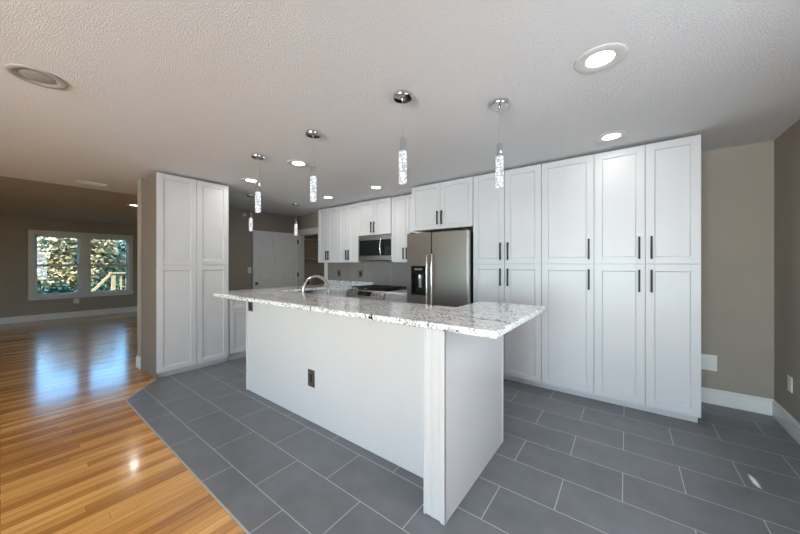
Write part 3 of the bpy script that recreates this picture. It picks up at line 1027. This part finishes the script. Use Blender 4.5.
MB().box(RX0 + 0.12, RX1 - 0.12, RY - 0.015, RY - 0.0115, 0.38, 0.66).build('window', 'black_glass', od)
h = MB()
h.tube([(RX0 + 0.06, RY - 0.012, 0.755), (RX0 + 0.06, RY - 0.05, 0.755), (RX0 + 0.075, RY - 0.058, 0.755), (RX1 - 0.075, RY - 0.058, 0.755), (RX1 - 0.06, RY - 0.05, 0.755), (RX1 - 0.06, RY - 0.012, 0.755)], 0.012, 12)
h.build('handle', 'nickel', od, smooth=True)
MB().box(RX0 + 0.005, RX1 - 0.005, RY - 0.008, RY + 0.034, 0.075, 0.262).build('drawer', 'steel_bright', root, bevel=0.005)
for g0 in range(3):
    x0 = RX0 + 0.02 + g0 * 0.248
    x1 = x0 + 0.242
    y0, y1 = RY + 0.075, YB - 0.075
    g = MB()
    t = 0.006
    for xx in (x0, x0 + 0.115, x1 - 0.012):
        g.box(xx, xx + 0.012, y0, y1, 0.952, 0.968)
    for k in range(5):
        yy = y0 + (y1 - y0 - 0.012) * k / 4
        g.box(x0, x1, yy, yy + 0.012, 0.952, 0.968)
    for xx in (x0, x1 - 0.012):
        for yy in (y0, y1 - 0.012):
            g.box(xx, xx + 0.012, yy, yy + 0.012, 0.931, 0.953)
    g.build('grate', 'iron', root)
for bx, by in ((-3.53, 3.60), (-3.53, 3.90), (-3.281, 3.75), (-3.03, 3.60), (-3.03, 3.90)):
    MB().lathe((bx, by, 0.931), [(0, 0), (0.048, 0), (0.048, 0.008), (0.034, 0.010), (0.034, 0.017), (0, 0.018)], 20).build('burner', 'iron', root)

# ------------------------------------------------------------------ island
IX0, IX1, IYB = -3.238, -0.745, 1.590
IEX, IEY0, IEY1 = -0.873, 1.372, 2.280
ZC0, ZC1 = 1.010, 1.045
root = thing('kitchen_island', (-1.9, 1.95, 0), 'white glossy kitchen island on the grey tile floor', 'kitchen island')
MB().box(IX0, IEX, IYB, IYB + 0.10, 0.001, ZC0 - 0.001).build('back_panel', 'white_gloss', root)
MB().box(IX0 - 0.012, IX0 + 0.012, IYB - 0.012, IYB + 0.11, 0.001, ZC0 - 0.002).build('corner_strip', 'white_gloss', root, bevel=0.002)
MB().box(IEX + 0.006, IX1, IEY0 + 0.012, IEY1, 0.001, ZC0 - 0.001).build('end_panel', 'white_gloss', root)
p = MB()
p.box(IEX, IX1 - 0.001, IEY0 + 0.002, IEY0 + 0.014, 0.001, ZC0 - 0.002)
p.box(IEX, IEX + 0.012, IEY0 - 0.004, IYB, 0.001, ZC0 - 0.002)
for s in (0.045, 0.055):
    p.box(IEX + s, IEX + s + 0.004, IEY0 - 0.001, IEY0 + 0.003, 0.001, ZC0 - 0.002)
p.build('corner_post', 'white_gloss', root, bevel=0.001, seg=1)
p = MB()
p.box(IX1 - 0.026, IX1 + 0.004, IEY0 - 0.006, IEY0 + 0.003, 0.001, ZC0 - 0.002)
p.box(IX1 - 0.001, IX1 + 0.004, IEY0 - 0.006, IEY0 + 0.022, 0.001, ZC0 - 0.002)
p.build('corner_strip', 'white_gloss', root, bevel=0.002)
p = MB()
p.box(IX1 - 0.001, IX1 + 0.004, IEY1 - 0.022, IEY1 + 0.004, 0.001, ZC0 - 0.002)
p.box(IX1 - 0.026, IX1 + 0.004, IEY1 - 0.001, IEY1 + 0.004, 0.001, ZC0 - 0.002)
p.build('corner_strip', 'white_gloss', root, bevel=0.002)
# kitchen-side cabinets under the sink worktop
MB().box(IX0 + 0.013, IEX + 0.005, IYB + 0.101, 2.25, 0.105, 0.889).build('carcass', 'white', root)
MB().box(IX0 + 0.013, IEX + 0.005, 2.15, 2.18, 0.001, 0.104).build('toe_kick', 'white', root)
fmk = lambda u, v, z: (u, 2.25 + v, z)
n = 5
wd = (IEX - IX0 - 0.02) / n
for k in range(n):
    a0 = IX0 + 0.015 + wd * k
    shaker(fmk, a0, a0 + wd, 0.105, 0.715, root)
    shaker(fmk, a0, a0 + wd, 0.715, 0.888, root, name='drawer', stile=0.045)
# raised granite bar with a wing over the end wall
tag(MB().prism([(-3.37, 1.300), (-0.452, 1.300), (-0.452, 2.300), (-0.935, 2.300), (-0.935, 1.880), (-3.37, 1.880)], ZC0, ZC1).build('granite_bar_top', 'granite', bevel=0.010, seg=3),
    'white and grey speckled granite bar top on the island', 'countertop')
tag(MB().prism([(IX0 - 0.01, IYB + 0.102), (IEX + 0.004, IYB + 0.102), (IEX + 0.004, 2.275), (-2.10, 2.275), (-2.10, 1.80), (-2.85, 1.80), (-2.85, 2.275), (IX0 - 0.01, 2.275)], 0.891, 0.926).build('sink_worktop', 'granite', bevel=0.006),
    'lower granite worktop on the kitchen side of the island', 'countertop')

# gooseneck faucet
FXP, FYP = -2.745, 1.935
AR = 0.150
ZA = 1.055
root = thing('kitchen_faucet', (FXP, FYP, 0.926), 'brushed nickel gooseneck faucet rising behind the granite bar', 'faucet')
sp = [(FXP, FYP, 0.94), (FXP, FYP, 1.0), (FXP, FYP, ZA)] + [(FXP + 0.02 * (1 - math.cos(PI * k / 14)), FYP + AR * (1 - math.cos(PI * k / 14)), ZA + 0.148 * math.sin(PI * k / 14)) for k in range(1, 14)]
sp.append((FXP + 0.04, FYP + 2 * AR + 0.004, ZA - 0.005))
MB().tube(sp, 0.0145, 14).build('spout', 'nickel', root, smooth=True)
e = Vector(sp[-1])
MB().tube([tuple(e + Vector((0, 0, 0.012))), tuple(e + Vector((0, 0.004, -0.02))), tuple(e + Vector((0.001, 0.010, -0.085))), tuple(e + Vector((0.001, 0.012, -0.10)))], 0.02, 14, radii=[0.015, 0.018, 0.023, 0.021]).build('spray_head', 'nickel', root, smooth=True)
MB().lathe((FXP, FYP, 0.927), [(0, 0), (0.032, 0), (0.032, 0.008), (0.022, 0.016), (0.022, 0.07), (0.014, 0.08), (0, 0.08)], 20).build('base', 'nickel', root, smooth=True)
MB().tube([(FXP + 0.02, FYP, 0.975), (FXP + 0.05, FYP, 0.985), (FXP + 0.11, FYP, 1.02)], 0.008, 10).build('lever', 'nickel', root, smooth=True)

# ------------------------------------------------------------------ outlets, switches and plates
def plate(name, fmap, u, z, w_, h_, label, cat, mat='plate', socket='dark_void', kind='outlet', group=None):
    x, y, _ = fmap(u, 0, z)
    rt = thing(name, (x, y, z), label, cat, group)
    MB(fmap).box(u - w_ / 2, u + w_ / 2, 0.0005, 0.007, z - h_ / 2, z + h_ / 2).build('plate', mat, rt, bevel=0.002)
    if kind == 'outlet':
        MB(fmap).box(u - 0.017, u + 0.017, 0.0055, 0.009, z - 0.034, z + 0.034).build('socket', socket, rt)
    elif kind == 'duplex':
        for dz_ in (-0.02, 0.02):
            MB(fmap).box(u - 0.015, u + 0.015, 0.0055, 0.009, z + dz_ - 0.014, z + dz_ + 0.014).build('socket', socket, rt, bevel=0.004)
    elif kind == 'switch':
        MB(fmap).box(u - 0.006, u + 0.006, 0.0055, 0.016, z - 0.010, z + 0.010).build('toggle', socket, rt)
    elif kind == 'blank':
        for dz_ in (-0.04, 0.04):
            MB(fmap).lathe((u, 0.0065, z + dz_), [(0, 0), (0.004, 0), (0.004, 0.0015), (0, 0.0018)], 10, 'V').build('screw', socket, rt)
    return rt
fi = FACE_Y(IYB)
plate('wall_outlet', fi, -2.137, 0.371, 0.088, 0.142, 'bronze outlet plate low on the white island panel', 'outlet', 'bronze')
plate('wall_outlet', fi, -3.168, 0.897, 0.085, 0.110, 'bronze outlet plate tucked under the bar top edge of the island', 'outlet', 'bronze')
fb = FACE_Y(YB - 0.011)
plate('wall_outlet', fb, -4.620, 1.150, 0.085, 0.125, 'dark outlet on grey backsplash nearer the closet doorway', 'outlet', 'bronze')
plate('wall_outlet', fb, -4.020, 1.155, 0.085, 0.125, 'dark outlet on grey backsplash nearer the range', 'outlet', 'bronze')
plate('blank_plate', FACE_Y(YB), 0.615, 0.392, 0.145, 0.150, 'square white blank plate on the taupe wall by the pantry', 'wall plate', kind='blank', socket='plate')
plate('wall_outlet', FACE_NX(XR), 3.775, 0.388, 0.078, 0.122, 'white outlet on the wall at the right edge of the photo', 'outlet', kind='duplex', socket='plate')
plate('wall_outlet', FACE_X(XF), 1.155, 0.405, 0.10, 0.125, 'pale outlet on the living-room wall below the window', 'outlet', kind='duplex', socket='plate')
plate('light_switch', FACE_X(XL), 3.045, 1.215, 0.075, 0.125, 'white light switch on the taupe wall beside the open door', 'switch', kind='switch', socket='plate')
s = MB(FACE_X(XL)).box(2.90, 2.97, 0.001, 0.03, 2.29, 2.36).build('wall_sensor', 'shelf', bevel=0.006)
tag(s, 'small brown box high on the wall above the open door', 'sensor')

# ------------------------------------------------------------------ ceiling: recessed lights, vent, pendants
def recessed(x, y, z, label, lit=True, power=3.0, r=0.118):
    rt = thing('recessed_light', (x, y, z), label, 'ceiling light', 'recessed ceiling lights')
    ring = 'trim_ring' if lit else 'trim_ring_grey'
    if lit:
        prof = [(r, 0.0), (r, -0.004), (r * .95, -0.007), (r * .66, -0.005), (r * .55, -0.001), (r * .55, 0.003)]
    else:
        prof = [(r, 0.0), (r, -0.005), (r * .93, -0.009), (r * .66, -0.004), (r * .60, 0.004)]
    MB().lathe((x, y, z), prof, 40).build('trim', ring, rt, smooth=True)
    if lit:
        MB().lathe((x, y, z), [(0, -0.0020), (r * .56, -0.0012)], 32).build('lens', 'lens', rt)
        l = bpy.data.lights.new('downlight', 'AREA')
        l.shape = 'DISK'
        l.size = r * 1.1
        l.energy = power
        l.color = (1.0, 0.95, 0.88)
        lo = bpy.data.objects.new('downlight', l)
        lo.location = (0, 0, -0.012)
        COL.objects.link(lo)
        lo.parent = rt
    else:
        MB().lathe((x, y, z), [(0, 0.02 - 0.028), (r * .35, 0.018 - 0.026), (r * .61, -0.002)], 32).build('lens', 'lens_off', rt, smooth=True)
    return rt
recessed(-0.114, 1.922, CZ, 'brightest recessed light, nearest and alone over the open tile', power=2.0)
recessed(-0.105, 3.152, CZ, 'lit recessed light close in front of the pantry doors', power=1.0)
recessed(-2.848, 1.949, CZ, 'lit recessed light just beyond the middle hanging pendant over the island', power=3.0)
recessed(-3.925, 1.972, CZ, 'lit recessed light beside the tall handleless cabinet')
recessed(-2.858, 3.226, CZ, 'lit recessed light in front of the microwave cabinets, nearer the fridge')
recessed(-3.918, 3.237, CZ, 'lit recessed light in front of the wall cabinets near the closet doorway')
recessed(-2.746, 0.132, CZ, 'unlit grey recessed light above the wood floor', lit=False)
recessed(-7.40, 1.52, CZ + 0.012, 'lit recessed light in the dark living-room ceiling', power=3.0)
def vent(x, y, z, w_, d_, label):
    rt = thing('ceiling_vent', (x, y, z), label, 'vent', 'ceiling vents')
    v_ = MB()
    v_.box(x - w_ / 2, x + w_ / 2, y - d_ / 2, y - d_ / 2 + .02, z - .008, z - .0005); v_.box(x - w_ / 2, x + w_ / 2, y + d_ / 2 - .02, y + d_ / 2, z - .008, z - .0005)
    v_.box(x - w_ / 2, x - w_ / 2 + .02, y - d_ / 2, y + d_ / 2, z - .008, z - .0005); v_.box(x + w_ / 2 - .02, x + w_ / 2, y - d_ / 2, y + d_ / 2, z - .008, z - .0005)
    v_.build('frame', 'trim', rt)
    s_ = MB()
    nn = 7
    for k in range(nn):
        yy = y - d_ / 2 + 0.022 + (d_ - 0.05) * k / nn
        s_.box(x - w_ / 2 + .02, x + w_ / 2 - .02, yy, yy + 0.009, z - .006, z - .0015)
    s_.build('slats', 'trim', rt)
vent(-5.78, 0.74, CZ, 0.13, 0.32, 'white ceiling vent near the edge of the living room')
vent(-5.55, 3.02, CZ, 0.13, 0.32, 'pale ceiling vent in front of the open white door')

def pendant(x, y, label):
    zb = 1.862
    rt = thing('pendant_light', (x, y, CZ), label, 'pendant light', 'crystal cylinder pendant lights')
    MB().lathe((x, y, CZ), [(0, -0.0005), (0.062, -0.0005), (0.062, -0.018), (0.058, -0.023), (0, -0.025)], 36).build('canopy', 'chrome', rt, smooth=True)
    MB().lathe((x, y, CZ), [(0, -0.0245), (0.008, -0.025), (0.006, -0.04), (0, -0.041)], 12).build('cord_grip', 'chrome', rt)
    MB().tube([(x, y, CZ - 0.03), (x, y, zb + 0.288)], 0.0018, 6).build('cord', 'cord', rt)
    MB().lathe((x, y, zb), [(0, 0.292), (0.017, 0.292), (0.0195, 0.289), (0.0195, 0.205), (0, 0.205)], 24).build('socket_cap', 'chrome', rt, smooth=True)
    MB().lathe((x, y, zb), [(0, 0.204), (0.0245, 0.204), (0.0255, 0.202), (0.0255, 0.003), (0.0235, 0.0), (0, 0.0)], 24).build('crystal', 'crystal', rt, smooth=True)
    return rt
pend0 = pendant(-1.158, 1.567, 'pendant nearest the camera in the row along the bar top')
for (x, y, lab) in ((-2.084, 1.567, 'middle pendant of the row along the bar top'),
                    (-2.978, 1.567, 'farthest pendant of the row along the bar top, toward the tall cabinet'),
                    (-0.689, 2.037, 'pendant in front of the pantry doors, over the bar top wing'),
                    (-4.755, 2.387, 'small distant pendant next to the tall handleless cabinet'),
                    (-4.808, 3.237, 'small distant pendant in front of the open white door hinges')):
    p = copy_tree(pend0)
    p.location = (x, y, CZ)
    p['label'] = lab
